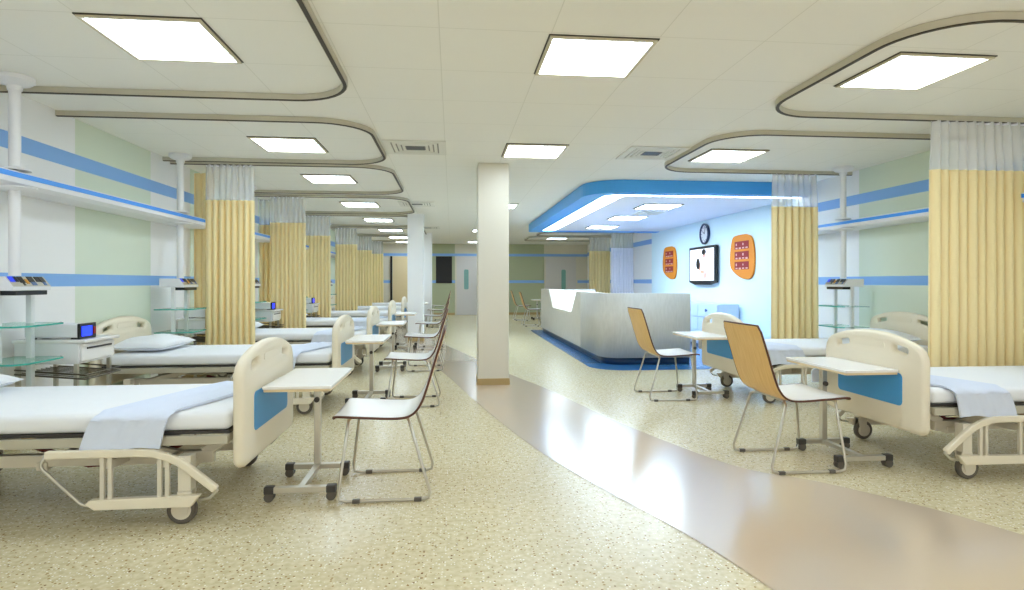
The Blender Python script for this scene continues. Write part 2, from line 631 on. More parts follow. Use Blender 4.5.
column('trim_1', .29, .64, 6.74, .35, 'square cream column with tan skirting nearest the camera')
column('trim_2', -.87, -.56, 11.9, .35, 'square white column behind the left row of tables, nearer one', 'wall_white')
column('trim_3', -.86, -.55, 16.5, .35, 'square white column farthest down the left row', 'wall_white')
m = MB(); m.box((XL, YF - .012, 0), (-2.15, YF - .001, .08)); m.box((-.85, YF - .012, 0), (.1, YF - .001, .08)); m.box((1.25, YF - .012, 0), (3.25, YF - .001, .08))
struct(m.build('baseboard_end', 'skirt'), 'tan baseboard along the end wall', 'baseboard')
m = MB(); m.box((XL + .001, YB, 0), (XL + .013, YF - .1, .08))
struct(m.build('baseboard_left', 'skirt'), 'tan baseboard along the left wall', 'baseboard')
m = MB(); m.box((XR - .013, YB, 0), (XR - .001, YF - .1, .08))
struct(m.build('baseboard_right', 'skirt'), 'tan baseboard along the right wall', 'baseboard')


# ------------------------------------------------------------------ station: floor, bulkhead, desk
def arc_path(pts, r, n=8):
    """polyline (2D) with rounded inner corners"""
    out = [Vector(pts[0])]
    P = [Vector(p) for p in pts]
    for i in range(1, len(P) - 1):
        a = (P[i - 1] - P[i]).normalized(); b = (P[i + 1] - P[i]).normalized()
        rr = r[i] if isinstance(r, (list, dict)) else r
        ang = a.angle(b); t = rr / math.tan(ang / 2)
        p0 = P[i] + a * t; p1 = P[i] + b * t
        c = P[i] + (a + b).normalized() * (rr / math.sin(ang / 2))
        a0 = math.atan2(p0.y - c.y, p0.x - c.x); a1 = math.atan2(p1.y - c.y, p1.x - c.x)
        da = (a1 - a0 + PI) % (2 * PI) - PI
        for k in range(n + 1):
            out.append(c + Vector((math.cos(a0 + da * k / n), math.sin(a0 + da * k / n))) * rr)
    out.append(P[-1])
    return out


m = MB()
pp = arc_path([(XR - .02, 7.68), (1.86, 7.68), (1.86, 14.3), (XR - .02, 14.3)], [0, .45, .1], 8)
m.prism([(p.x, p.y) for p in pp], .001, .006, 'z')
struct(m.build('floor_station', 'blue_floor'), 'blue vinyl floor under and behind the reception desk', 'floor')

can = empty('trim_4', (0, 0, 0)); struct(can, 'bright blue dropped ceiling bulkhead over the reception desk', 'bulkhead')
SO = 2.33
outer = arc_path([(XR - .005, 7.66), (1.78, 7.66), (1.78, 13.95), (XR - .005, 13.95)], [0, .5, .12], 10)


def ring(d0, d1, y0a, y1a, z0, z1, r0, r1, mn, name, flat=False):
    o = arc_path([(XR - .005, 7.66 + d0), (1.78 + d0, 7.66 + d0), (1.78 + d0, 13.95 - y0a), (XR - .005, 13.95 - y0a)], [0, r0, .08], 10)
    i = arc_path([(XR - .005, 7.66 + d1[1]), (1.78 + d1[0], 7.66 + d1[1]), (1.78 + d1[0], 13.95 - y1a), (XR - .005, 13.95 - y1a)], [0, r1, .06], 10)
    m = MB()
    n = len(o)
    for k in range(n - 1 if not flat else n - 12):
        a, b, c, d = o[k], o[k + 1], i[k + 1], i[k]
        m.add([(a.x, a.y, z0), (b.x, b.y, z0), (c.x, c.y, z0), (d.x, d.y, z0), (a.x, a.y, z1), (b.x, b.y, z1), (c.x, c.y, z1), (d.x, d.y, z1)],
              [(0, 1, 2, 3), (4, 5, 6, 7), (0, 1, 5, 4), (2, 3, 7, 6)])
    return m.build(name, mn, can)


ring(0, (.27, .2), 0, .30, SO, CEIL - .001, .5, .22, 'canopy_blue', 'fascia')
ring(.27, (.56, .36), .31, .33, SO + .006, SO + .03, .22, .1, 'cove', 'cove_light', True)
m = MB(); m.box((2.3, 7.95, SO + .012), (XR - .005, 13.87, SO + .06)); m.build('soffit', 'station_white', can)


def vent(loc, label, s=.3, grp='square ceiling air vents'):
    v = empty('ceiling_vent', loc); tag(v, label, 'vent', grp)
    m = MB()
    for a, b in ((s, s - .07), (s - .085, s - .115), (s - .13, s - .16), (s - .175, s - .20)):
        if b <= 0:
            continue
        for x0, y0, x1, y1 in ((-a, -a, a, -b), (-a, b, a, a), (-a, -b, -b, b), (b, -b, a, b)):
            m.box((x0, y0, -.012), (x1, y1, -.001))
    m.build('louvre', 'vent', v, bevel=.002)
    m = MB(); m.box((-s + .04, -s + .04, -.0035), (s - .04, s - .04, -.0012)); m.build('backing', 'vent_back', v)
    m = MB(); m.box((-s + .21, -s + .21, -.009), (s - .21, s - .21, -.0036)); m.build('damper', 'dark', v)
    return v


vent((-.36, 6.03, CEIL), 'square louvred ceiling vent beside the second left curtain track')
vent((2.06, 6.05, CEIL), 'square louvred ceiling vent in front of the blue bulkhead')
vent((-.6, 10.4, CEIL), 'square louvred ceiling vent above the far left row, nearer one')
vent((-.6, 14.9, CEIL), 'square louvred ceiling vent above the far left row, farthest one')
vent((3.35, 10.0, SO + .012), 'square vent in the white soffit over the desk', .22)


def lamp(loc, label, dm='diffuser', s=.3):
    v = empty('ceiling_light', loc); tag(v, label, 'ceiling light', 'square recessed ceiling lights')
    m = MB()
    for x0, y0, x1, y1 in ((-s, -s, s, -s + .02), (-s, s - .02, s, s), (-s, -s + .02, -s + .02, s - .02), (s - .02, -s + .02, s, s - .02)):
        m.box((x0, y0, -.016), (x1, y1, -.001))
    m.build('frame', 'lamp_frame', v)
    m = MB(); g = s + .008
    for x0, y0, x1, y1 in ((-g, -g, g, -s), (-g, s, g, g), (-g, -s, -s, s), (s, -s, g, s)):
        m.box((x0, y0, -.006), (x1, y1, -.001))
    m.build('edge_gap', 'slot', v)  # dark ring around the frame, painted in as the shadow of the recess
    m = MB(); m.box((-s + .02, -s + .02, -.008), (s - .02, s - .02, -.002)); m.build('diffuser', dm, v)
    return v


ORD = ['nearest', 'second', 'third', 'fourth', 'fifth', 'sixth', 'seventh', 'eighth']
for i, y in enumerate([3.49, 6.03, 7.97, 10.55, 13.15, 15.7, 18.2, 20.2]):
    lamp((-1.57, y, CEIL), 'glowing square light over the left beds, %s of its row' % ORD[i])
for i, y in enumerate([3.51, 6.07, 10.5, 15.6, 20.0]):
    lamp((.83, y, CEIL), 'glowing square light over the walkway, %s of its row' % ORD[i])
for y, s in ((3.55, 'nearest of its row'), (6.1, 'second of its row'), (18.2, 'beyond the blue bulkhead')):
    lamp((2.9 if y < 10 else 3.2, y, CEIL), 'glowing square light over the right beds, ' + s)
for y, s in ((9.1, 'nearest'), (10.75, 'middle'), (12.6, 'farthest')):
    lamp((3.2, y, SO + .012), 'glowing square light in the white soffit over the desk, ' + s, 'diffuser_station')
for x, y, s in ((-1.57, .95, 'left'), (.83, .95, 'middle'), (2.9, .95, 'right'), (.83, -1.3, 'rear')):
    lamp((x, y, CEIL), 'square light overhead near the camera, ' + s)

# desk
dk = empty('reception_desk', (0, 0, 0)); tag(dk, 'long curved reception desk of pale grey stone laminate with a white notch', 'reception desk')
DX, DY, DH = 2.08, 8.15, 1.0


def desk_ring(off0, off1, z0, z1, r, mn, name, Yend=13.95, Xend=3.34, close=True):
    o = arc_path([(Xend, DY + off0), (DX + off0, DY + off0), (DX + off0, Yend)], [0, r - off0], 10)
    i = arc_path([(Xend, DY + off1), (DX + off1, DY + off1), (DX + off1, Yend)], [0, max(r - off1, .02)], 10)
    m = MB(); n = len(o)
    for k in range(n - 1):
        a, b, c, d = o[k], o[k + 1], i[k + 1], i[k]
        fs = [(0, 1, 2, 3), (4, 5, 6, 7), (0, 1, 5, 4), (2, 3, 7, 6)]
        if k == 0:
            fs.append((0, 3, 7, 4))
        if k == n - 2:
            fs.append((1, 2, 6, 5))
        m.add([(a.x, a.y, z0), (b.x, b.y, z0), (c.x, c.y, z0), (d.x, d.y, z0), (a.x, a.y, z1), (b.x, b.y, z1), (c.x, c.y, z1), (d.x, d.y, z1)], fs)
    return m.build(name, mn, dk, auto=.5)


desk_ring(0, .14, .1, DH, .3, 'desk', 'front_panel', Yend=9.6)
m = MB()
m.prism([(9.6, .1), (13.95, .1), (13.95, DH), (12.78, DH), (12.72, .96), (12.36, .66), (12.28, .63), (10.42, .63), (10.35, .66), (9.98, .97), (9.93, DH), (9.6, DH)], DX, DX + .14, 'x')
m.build('side_panel', 'desk', dk)
desk_ring(.04, .12, .006, .1, .28, 'plinth', 'plinth')
m = MB(); m.prism([(12.8, 1.0), (12.3, .62), (10.4, .62), (9.9, 1.0)], DX + .06, DX + .1, 'x'); m.build('notch_panel', 'notch', dk)
desk_ring(.15, .75, .72, .75, .3, 'laminate', 'worktop')
m = MB(); m.box((2.4, 13.6, .1), (3.3, 13.75, .99)); m.build('end_panel', 'desk', dk)


# drawers behind the desk
def drawer_unit(y0, y1, label, drawers=True):
    r = empty('drawer_cabinet', (XR - .02, (y0 + y1) / 2, .006)); tag(r, label, 'cabinet', 'low pale blue cabinets on the station wall')
    w = (y1 - y0) / 2
    m = MB(); m.box((-.38, -w + .003, .04), (-.02, w - .003, .78)); m.build('body', 'lilac_paint', r, bevel=.004)
    m = MB(); m.box((-.34, -w + .02, 0), (-.05, w - .02, .04)); m.build('plinth', 'plinth', r)
    if drawers:
        for k in range(3):
            for s in (-1, 1):
                c = s * w / 2
                d = MB().box((-.40, c - w / 2 + .012, .06 + k * .24), (-.381, c + w / 2 - .012, .28 + k * .24)).build('drawer', 'lilac_paint', r, bevel=.004)
                MB().lathe((-.40, c, .18 + k * .24), [(.012, 0), (.012, -.015), (.026, -.02), (.026, -.035), (.001, -.038)], 12, 'x').build('knob', 'knob', d)


drawer_unit(9.66, 11.26, 'low pale blue cabinet of six knobbed drawers right of the desk', True)
drawer_unit(11.27, 12.87, 'low pale blue drawer cabinet mostly hidden behind the desk', True)


# things on the station wall
def blob(cy, cz, w, h):
    pts = []
    for (a, b) in [(-.30, 1.0), (.25, 1.0), (.72, .93), (.9, .6), (1.0, .1), (.98, -.35), (.8, -.6), (.35, -.85), (-.2, -1.0), (-.65, -.97), (-.88, -.7), (-.95, -.2), (-.9, .4), (-.7, .85)]:
        pts.append((cy + a * w, cz + b * h))
    return [(p.x, p.y) for p in smooth_line(pts + [pts[0]], 5)][:-1]


def art(cy, cz, w, h, label):
    r = empty('wall_art', (XR, cy, cz)); tag(r, label, 'wall art', 'orange boards on the station wall')
    m = MB(); m.prism(blob(0, 0, w, h), -.035, -.006, 'x'); m.build('board', 'orange', r, bevel=.004)
    for k in range(3):
        zc = (.16 - .17 * k) + .03
        m = MB(); m.box((-.041, -w * .56, zc - .06), (-.036, w * .56, zc + .07), 0)
        rnd = random.Random(k)
        for q in range(4):
            yy = -w * .5 + q * w * .27
            m.box((-.043, yy, zc - .06 + .01 * rnd.random()), (-.0415, yy + w * .17, zc - .03), 1)
            m.lathe((-.0425, yy + w * .1, zc + .02), [(.001, -.0005), (.018 + .01 * rnd.random(), 0)], 8, 'x', 1) if q % 2 else None
        m.build('print_strip', ['maroon', 'pinkish'], r)


art(9.57, 1.58, .43, .37, 'orange rounded board with three maroon strips, right of the television')
art(12.92, 1.585, .42, .36, 'orange rounded board with three maroon strips, left of the television')

tv = empty('television', (XR, 11.06, 1.48)); tag(tv, 'flat wall television showing two people in white', 'television')
m = MB(); m.box((-.09, -.6, -.33), (-.03, .6, .36)); m.prism([(-.6, -.33), (.6, -.33), (.35, -.375), (-.35, -.375)], -.085, -.035, 'x'); m.build('casing', 'black', tv, bevel=.008)
m = MB(); m.box((-.03, -.2, -.2), (-.003, .2, .2)); m.build('bracket', 'dark', tv)
scn = MB().box((-.0925, -.54, -.29), (-.0905, .54, .31)).build('screen', 'screen_white', tv)


def disc(cy, cz, ry, rz, x, mn, nm):
    MB().prism([(cy + ry * math.cos(a * PI / 8), cz + rz * math.sin(a * PI / 8)) for a in range(16)], x - .0006, x, 'x').build(nm, mn, scn)


disc(-.16, .0, .34, .28, -.0928, 'lilac_soft', 'picture_nurse')
disc(-.12, .19, .05, .06, -.0934, 'skin', 'picture_face')
disc(-.11, .25, .10, .055, -.094, 'hair', 'picture_hair')
disc(.08, -.03, .055, .08, -.0934, 'skin', 'picture_face')
disc(.16, .03, .09, .11, -.094, 'hair', 'picture_hair')
disc(-.04, -.13, .1, .03, -.0946, 'skin', 'picture_arm')
disc(-.17, -.2, .05, .07, -.0952, 'skin', 'picture_hand')
disc(-.33, .0, .02, .24, -.0952, 'lilac', 'picture_sleeve')

ck = empty('wall_clock', (XR, 11.06, 2.08)); tag(ck, 'round white wall clock with navy rim above the television', 'clock')
m = MB(); m.lathe((0, 0, 0), [(.19, -.004), (.2, -.02), (.2, -.05), (.175, -.055), (.165, -.04), (.165, -.004)], 32, 'x'); m.build('rim', 'navy', ck, auto=.6)
m = MB(); m.lathe((0, 0, 0), [(.166, -.03), (.0001, -.031)], 32, 'x'); m.lathe((0, 0, 0), [(.166, -.004), (.166, -.03)], 32, 'x'); m.build('face', 'laminate', ck)
m = MB()
for k in range(12):
    a = k * PI / 6
    m.bar((-.033, .12 * math.sin(a), .12 * math.cos(a)), (-.033, .15 * math.sin(a), .15 * math.cos(a)), .012, .003, up=(1, 0, 0))
m.build('hour_mark', 'navy', ck)
for a, l in ((.3, .13), (-1.0, .085)):
    MB().bar((-.036, 0, 0), (-.036, -l * math.sin(a), l * math.cos(a)), .012, .003, up=(1, 0, 0)).build('hand', 'black', ck)


# ------------------------------------------------------------------ curtain tracks
def track(side, y0, y1, xe, label, r=.42, x0=None):
    wall = (XL + .005 if side < 0 else XR - .005) if x0 is None else x0
    p = arc_path([(wall, y0), (xe, y0), (xe, y1), (wall, y1)], [0, r, r], 10)
    o = empty('curtain_track', (0, 0, 0)); tag(o, label, 'curtain track', 'U-shaped ceiling curtain tracks')
    m = MB(); m.tube([(q.x, q.y, CEIL - .021) for q in p], 0, prof=[(-.017, -.019), (.017, -.019), (.017, .019), (-.017, .019)])
    m.build('rail', 'rail', o)
    m = MB(); m.tube([(q.x, q.y, CEIL - .0425) for q in p], 0, prof=[(-.011, -.003), (.011, -.003), (.011, .0025), (-.011, .0025)])
    m.build('slot', 'slot', o)


LT = [(2.45, 4.42), (5.02, 6.76), (6.93, 9.05), (9.45, 11.65), (12.05, 14.3), (14.75, 17.0), (17.4, 19.6)]
for i, (a, b) in enumerate(LT):
    track(-1, a, b, -.70, 'beige U-shaped curtain track on the left ceiling, %s from the camera' % ORD[i])
track(1, 2.72, 4.47, 2.36, 'beige U-shaped curtain track on the right ceiling, nearest the camera')
track(1, 5.05, 6.85, 2.38, 'beige U-shaped curtain track on the right ceiling, in front of the blue bulkhead')
track(1, 15.6, 16.9, 2.35, 'beige U-shaped curtain track beyond the blue bulkhead, nearer one')
track(1, 17.2, 18.9, 2.25, 'beige U-shaped curtain track beyond the blue bulkhead, farthest one')


def curtain(x0, x1, y, label, zb=.3, zm=2.065, folds=7, amp=.026, cloth='curtain', grp='yellow cubicle curtains', mesh=True, y1=None, top=2.462, seed=0):
    y1 = y if y1 is None else y1
    o = empty('cubicle_curtain', ((x0 + x1) / 2, (y + y1) / 2, 0)); tag(o, label, 'curtain', grp)
    rnd = random.Random(seed + int(100 * y))
    n = folds * 12
    ph = [rnd.uniform(-.5, .5) for _ in range(folds + 2)]
    am = [rnd.uniform(.6, 1.2) for _ in range(folds + 2)]
    D = Vector((x1 - x0, y1 - y, 0)); Ln = D.length; D.normalize(); N = Vector((-D.y, D.x, 0))

    def P(i, z, k, flare):
        t = i / n; q = t * folds; j = int(q)
        a = am[j] + (am[j + 1] - am[j]) * (q - j)
        p = ph[j] + (ph[j + 1] - ph[j]) * (q - j)
        off = amp * a * k * (math.sin(2 * PI * q + p) + .2 * math.sin(4 * PI * q + 2 * p))
        s = (t - .5) * Ln * flare + .012 * k * math.cos(2 * PI * q + p)
        return D * s + N * off + Vector((0, 0, z))

    def sheet(z0, z1, rows, k0, k1, fl0, fl1):
        m = MB(); vs = []
        for r_ in range(rows + 1):
            t = r_ / rows
            for i in range(n + 1):
                vs.append(P(i, z0 + (z1 - z0) * t, k0 + (k1 - k0) * t, fl0 + (fl1 - fl0) * t))
        fs = [(r_ * (n + 1) + i, r_ * (n + 1) + i + 1, (r_ + 1) * (n + 1) + i + 1, (r_ + 1) * (n + 1) + i) for r_ in range(rows) for i in range(n)]
        m.add(vs, fs)
        return m
    if mesh:
        sheet(zm, top, 4, 1, .55, 1, .97).build('mesh_header', 'mesh_cloth', o, smooth=True)
        m = sheet(top - .025, top, 1, .57, .55, .97, .97)
        m.build('heading_tape', 'curtain_white', o, smooth=True)
        m = sheet(zb, zm, 6, 1.15, 1, 1.02, 1)
    else:
        m = sheet(zb, top, 6, 1.15, .8, 1.02, 1)
    m.build('cloth', cloth, o, smooth=True)
    m = MB()
    for i in range(folds + 1):
        p = P(i * 12, top, .55, .97)
        m.bar((p.x, p.y, top - .01), (p.x * 1, 0, CEIL - .044), .006, .006)
    m.build('hook', 'white_metal', o)
    return o


curtain(-2.72, -2.2, 6.93, 'yellow curtain with mesh top behind the second left bed, largest on the left', folds=8, amp=.03)
curtain(-2.76, -2.24, 9.45, 'yellow curtain with mesh top, second in the left row', folds=8)
curtain(-2.86, -2.38, 12.05, 'yellow curtain with mesh top, third in the left row', folds=7)
curtain(-2.80, -2.28, 14.75, 'yellow curtain with mesh top, fourth in the left row', folds=7)
curtain(-2.74, -2.28, 17.4, 'yellow curtain with mesh top, fifth in the left row', folds=6)
curtain(-2.72, -2.2, 19.55, 'yellow curtain with mesh top, last in the left row', folds=6)
curtain(-3.05, -2.82, 7.45, 'narrow yellow curtain without mesh bunched at the left wall', folds=3, mesh=False, y1=7.45, top=2.45, amp=.015)
curtain(-3.05, -2.78, 9.85, 'narrow yellow curtain with mesh top at the left wall behind the second curtain gap', folds=4, seed=3)
curtain(-3.05, -2.8, 12.4, 'narrow yellow curtain at the left wall just before the third curtain', folds=4, seed=4)
curtain(3.82, 4.78, 4.47, 'wide yellow curtain with mesh top at the right edge', folds=12, amp=.03, y1=4.47)
curtain(3.80, 4.39, 6.85, 'yellow curtain with mesh top between the right beds and the cyan wall', folds=7, amp=.03)
curtain(3.97, 4.6, 17.2, 'yellow curtain with mesh top beyond the reception desk', folds=7)
curtain(4.2, 4.8, 15.6, 'white curtain with mesh top beyond the reception desk', folds=8, cloth='curtain_white', grp='white cubicle curtains')


# ------------------------------------------------------------------ bedhead beams and pendants
def beam(side, y0, y1, label):
    w = XL if side < 0 else XR
    f = w - side * .30            # front face
    o = empty('bedhead_beam', (f, (y0 + y1) / 2, 1.84)); tag(o, label, 'beam', 'long white wall beams with a blue strip')
    L = (y1 - y0) / 2
    s = side
    m = MB()
    m.prism([(s * .006, -.04), (s * .006, .035), (s * .05, .045), (s * .26, .045), (s * .295, .0), (s * .295, -.06), (s * .06, -.06)], -L, L, 'y')
    m.build('housing', 'white_metal', o, bevel=.004)
    MB().box((min(0, s * .006), -L, -.006), (max(0, s * .006), L, .026)).build('blue_strip', 'beam_blue', o)
    return o


for i_, (a_, b_) in enumerate(((2.4, 7.38), (7.52, 9.77), (9.93, 12.32), (12.48, 20.8))):
    beam(-1, a_, b_, 'white wall beam with blue strip on the left wall, %s from the camera' % ('nearest', 'second', 'third', 'farthest')[i_])
beam(1, 2.4, 4.38, 'short white wall beam with blue strip at the far right edge')
beam(1, 4.56, 7.9, 'white wall beam with blue strip between the two right curtains')


def pendant(side, y, label):
    X = XL + .24 if side < 0 else XR - .30
    o = empty('medical_pendant', (X, y, 0), 0 if side < 0 else PI); tag(o, label, 'medical pendant', 'ceiling-hung medical pendants')
    # local +x points to the ward
    m = MB(); m.lathe((0, 0, 0), [(.0, CEIL - .001), (.11, CEIL - .001), (.11, CEIL - .03), (.085, CEIL - .05), (.045, CEIL - .06), (.04, CEIL - .09), (.0, CEIL - .09)], 24)
    m.build('ceiling_flange', 'white_metal', o, auto=.6)
    m = MB(); m.lathe((0, 0, 0), [(.034, 1.9), (.034, CEIL - .06)], 16); m.lathe((0, 0, 0), [(.034, 1.2), (.034, 1.77)], 16)
    m.build('pole', 'white_metal', o, auto=.6)
    m = MB(); m.lathe((0, 0, 0), [(0.01, 1.887), (.09, 1.887), (.08, 1.9), (.01, 1.915)], 20); m.lathe((0, 0, 0), [(.01, 1.778), (.12, 1.778), (.12, 1.77), (.01, 1.755)], 20)
    m.build('collar', 'white_metal', o, auto=.6)
    m = MB(); m.prism([(-.13, 1.105), (.11, 1.105), (.11, 1.13), (.06, 1.195), (-.13, 1.195)], -.18, .18, 'y'); c = m.build('console', 'white_metal', o, bevel=.004)
    a = math.atan2(.065, -.05)
    # sloped control face
    d = Vector((-.05, 0, .065)).normalized(); nrm = Vector((.065, 0, .05)).normalized()

    def key(u0, u1, v0, v1, mn, h=.004):
        q = MB(); base = Vector((.11, 0, 1.13)) + nrm * .0005
        L_ = .082
        P = [base + d * (v * L_) + Vector((0, u, 0)) + nrm * k for k in (0, h) for (u, v) in ((u0, v0), (u1, v0), (u1, v1), (u0, v1))]
        q.add(P, [(0, 1, 2, 3), (4, 5, 6, 7), (0, 1, 5, 4), (1, 2, 6, 5), (2, 3, 7, 6), (3, 0, 4, 7)])
        return q.build('control_key' if mn != 'steel' else 'control_face', mn, c)
    key(-.175, .175, .02, .98, 'steel', .002)
    for u, w_, v0, v1, mn in ((-.195, .05, .5, .85, 'key_blue'), (-.14, .03, .5, .85, 'black'), (-.1, .05, .4, .85, 'black'), (-.04, .03, .3, .6, 'amber'), (-.085, .02, .15, .3, 'dark'),
                              (0, .06, .45, .85, 'black'), (.01, .05, .15, .35, 'knob'), (.08, .045, .5, .85, 'black'), (.13, .05, .45, .85, 'dark'), (.14, .03, .15, .35, 'knob')):
        key(u * .86, (u + w_) * .86, v0 - .05, v1 + .1, mn, .005)
    MB().box((-.02, -.15, 1.075), (.105, .15, 1.104)).build('socket_tray', 'black', o, bevel=.003)
    m = MB(); m.box((-.02, -.17, .3), (.015, -.13, 1.104)); m.build('post', 'white_metal', o, bevel=.004)
    m = MB(); m.box((-.02, .13, .3), (.015, .17, 1.104)); m.build('post', 'white_metal', o, bevel=.004)
    for z in (.64, .875):
        s_ = MB().prism([(-.16, -.23), (.14, -.23), (.19, -.17), (.19, .17), (.14, .23), (-.16, .23)], z, z + .008, 'z').build('glass_shelf', 'glass', o)
        MB().tube([(.14, -.232, z + .004), (.192, -.17, z + .004), (.192, .17, z + .004), (.14, .232, z + .004)], 0, prof=[(-.003, -.006), (.003, -.006), (.003, .006), (-.003, .006)]).build('glass_edge', 'glass_edge', s_)
        MB().bar((-.15, -.233, z + .004), (.14, -.233, z + .004), .005, .011).build('glass_edge', 'glass_edge', s_)
    return o


PL = [4.22, 6.62, 8.74, 11.25, 14.0]
for i, y in enumerate(PL):
    pendant(-1, y, 'white ceiling-hung equipment pendant with glass shelves on the left wall, %s from the camera' % ORD[i])
pendant(1, 6.58, 'white ceiling-hung equipment pendant with glass shelves on the right wall')


# bedside cabinets with monitors
def cabinet(y, label):
    o = empty('bedside_cabinet', (XL + .03, y, 0)); tag(o, label, 'cabinet', 'white wheeled bedside cabinets')
    MB().box((.02, -.22, .732), (.5, .22, .755)).build('top', 'laminate', o, bevel=.006)
    MB().box((.03, -.21, .585), (.45, .21, .732)).build('body', 'white_metal', o, bevel=.004)
    d = MB().box((.451, -.2, .6), (.47, .2, .722)).build('drawer', 'laminate', o, bevel=.006)
    MB().box((.4705, -.15, .685), (.478, .15, .697)).build('handle', 'dark', d)
    for sx, sy in ((.05, -.2), (.05, .2), (.43, -.2), (.43, .2)):
        MB().box((sx - .012, sy - .012, .04), (sx + .012, sy + .012, .585)).lathe((sx, sy, .025), [(.001, -.012), (.025, -.012), (.025, .012), (.001, .012)], 12, 'y').build('leg', 'steel', o)
    m = MB()
    for k in range(9):
        yy = -.2 + k * .05
        m.tube([(.04, yy, .52), (.5, yy, .48)], .004, 5)
    m.tube([(.04, -.22, .52), (.5, -.22, .48), (.5, .22, .48), (.04, .22, .52)], .006, 6)
    m.tube([(.04, -.22, .55), (.5, -.22, .51), (.5, .22, .51), (.04, .22, .55)], .006, 6)
    m.build('wire_shelf', 'dark_steel', o)
    return o


def monitor(y, label):
    o = empty('patient_monitor', (XL + .03, y, .756)); tag(o, label, 'monitor', 'patient monitors on bedside cabinets')
    MB().box((.08, -.09, .012), (.43, .1, .105)).build('casing', 'white_metal', o, bevel=.01)
    MB().box((.431, -.095, .0), (.45, .1, .11)).build('bezel', 'black', o, bevel=.004)
    MB().box((.4505, -.075, .02), (.452, .045, .09)).build('screen', 'screen_blue', o)
    MB().box((.4505, .06, .03), (.455, .085, .08)).build('button', 'maroon', o)
    for fx in (.1, .38):
        for fy in (-.08, .06):
            MB().box((fx, fy, 0), (fx + .04, fy + .03, .012)).build('foot', 'dark', o)


for i, y in enumerate([4.69, 7.18, 9.2, 11.75]):
    cabinet(y, 'white bedside cabinet with wire shelf at the left wall, %s from the camera' % ORD[i])
    monitor(y - .1, 'small box monitor with blue screen on a left bedside cabinet, %s from the camera' % ORD[i])


# ------------------------------------------------------------------ beds
def board_outline(n=10):
    w = .465; z0 = .25
    pts = []
    for k in range(5):
        a = PI + PI / 2 * k / 4
        pts.append((-w + .05 + .05 * math.cos(a), z0 + .05 + .05 * math.sin(a)))
    for k in range(5):
        a = -PI / 2 + PI / 2 * k / 4
        pts.append((w - .05 + .05 * math.cos(a), z0 + .05 + .05 * math.sin(a)))
    top = [(w, .68), (w - .006, .715), (w - .025, .75), (w - .06, .775), (w - .11, .795), (.25, .822), (.15, .838), (.05, .845)]
    pts += top + [(-a, b) for a, b in reversed(top)]
    return pts


def slot(c, z, ang, l=.065, h=.019):
    pts = rrect(-l, -h, l, h, .017, 3)
    return [(c + x * math.cos(ang) - y * math.sin(ang), z + x * math.sin(ang) + y * math.cos(ang)) for x, y in pts]


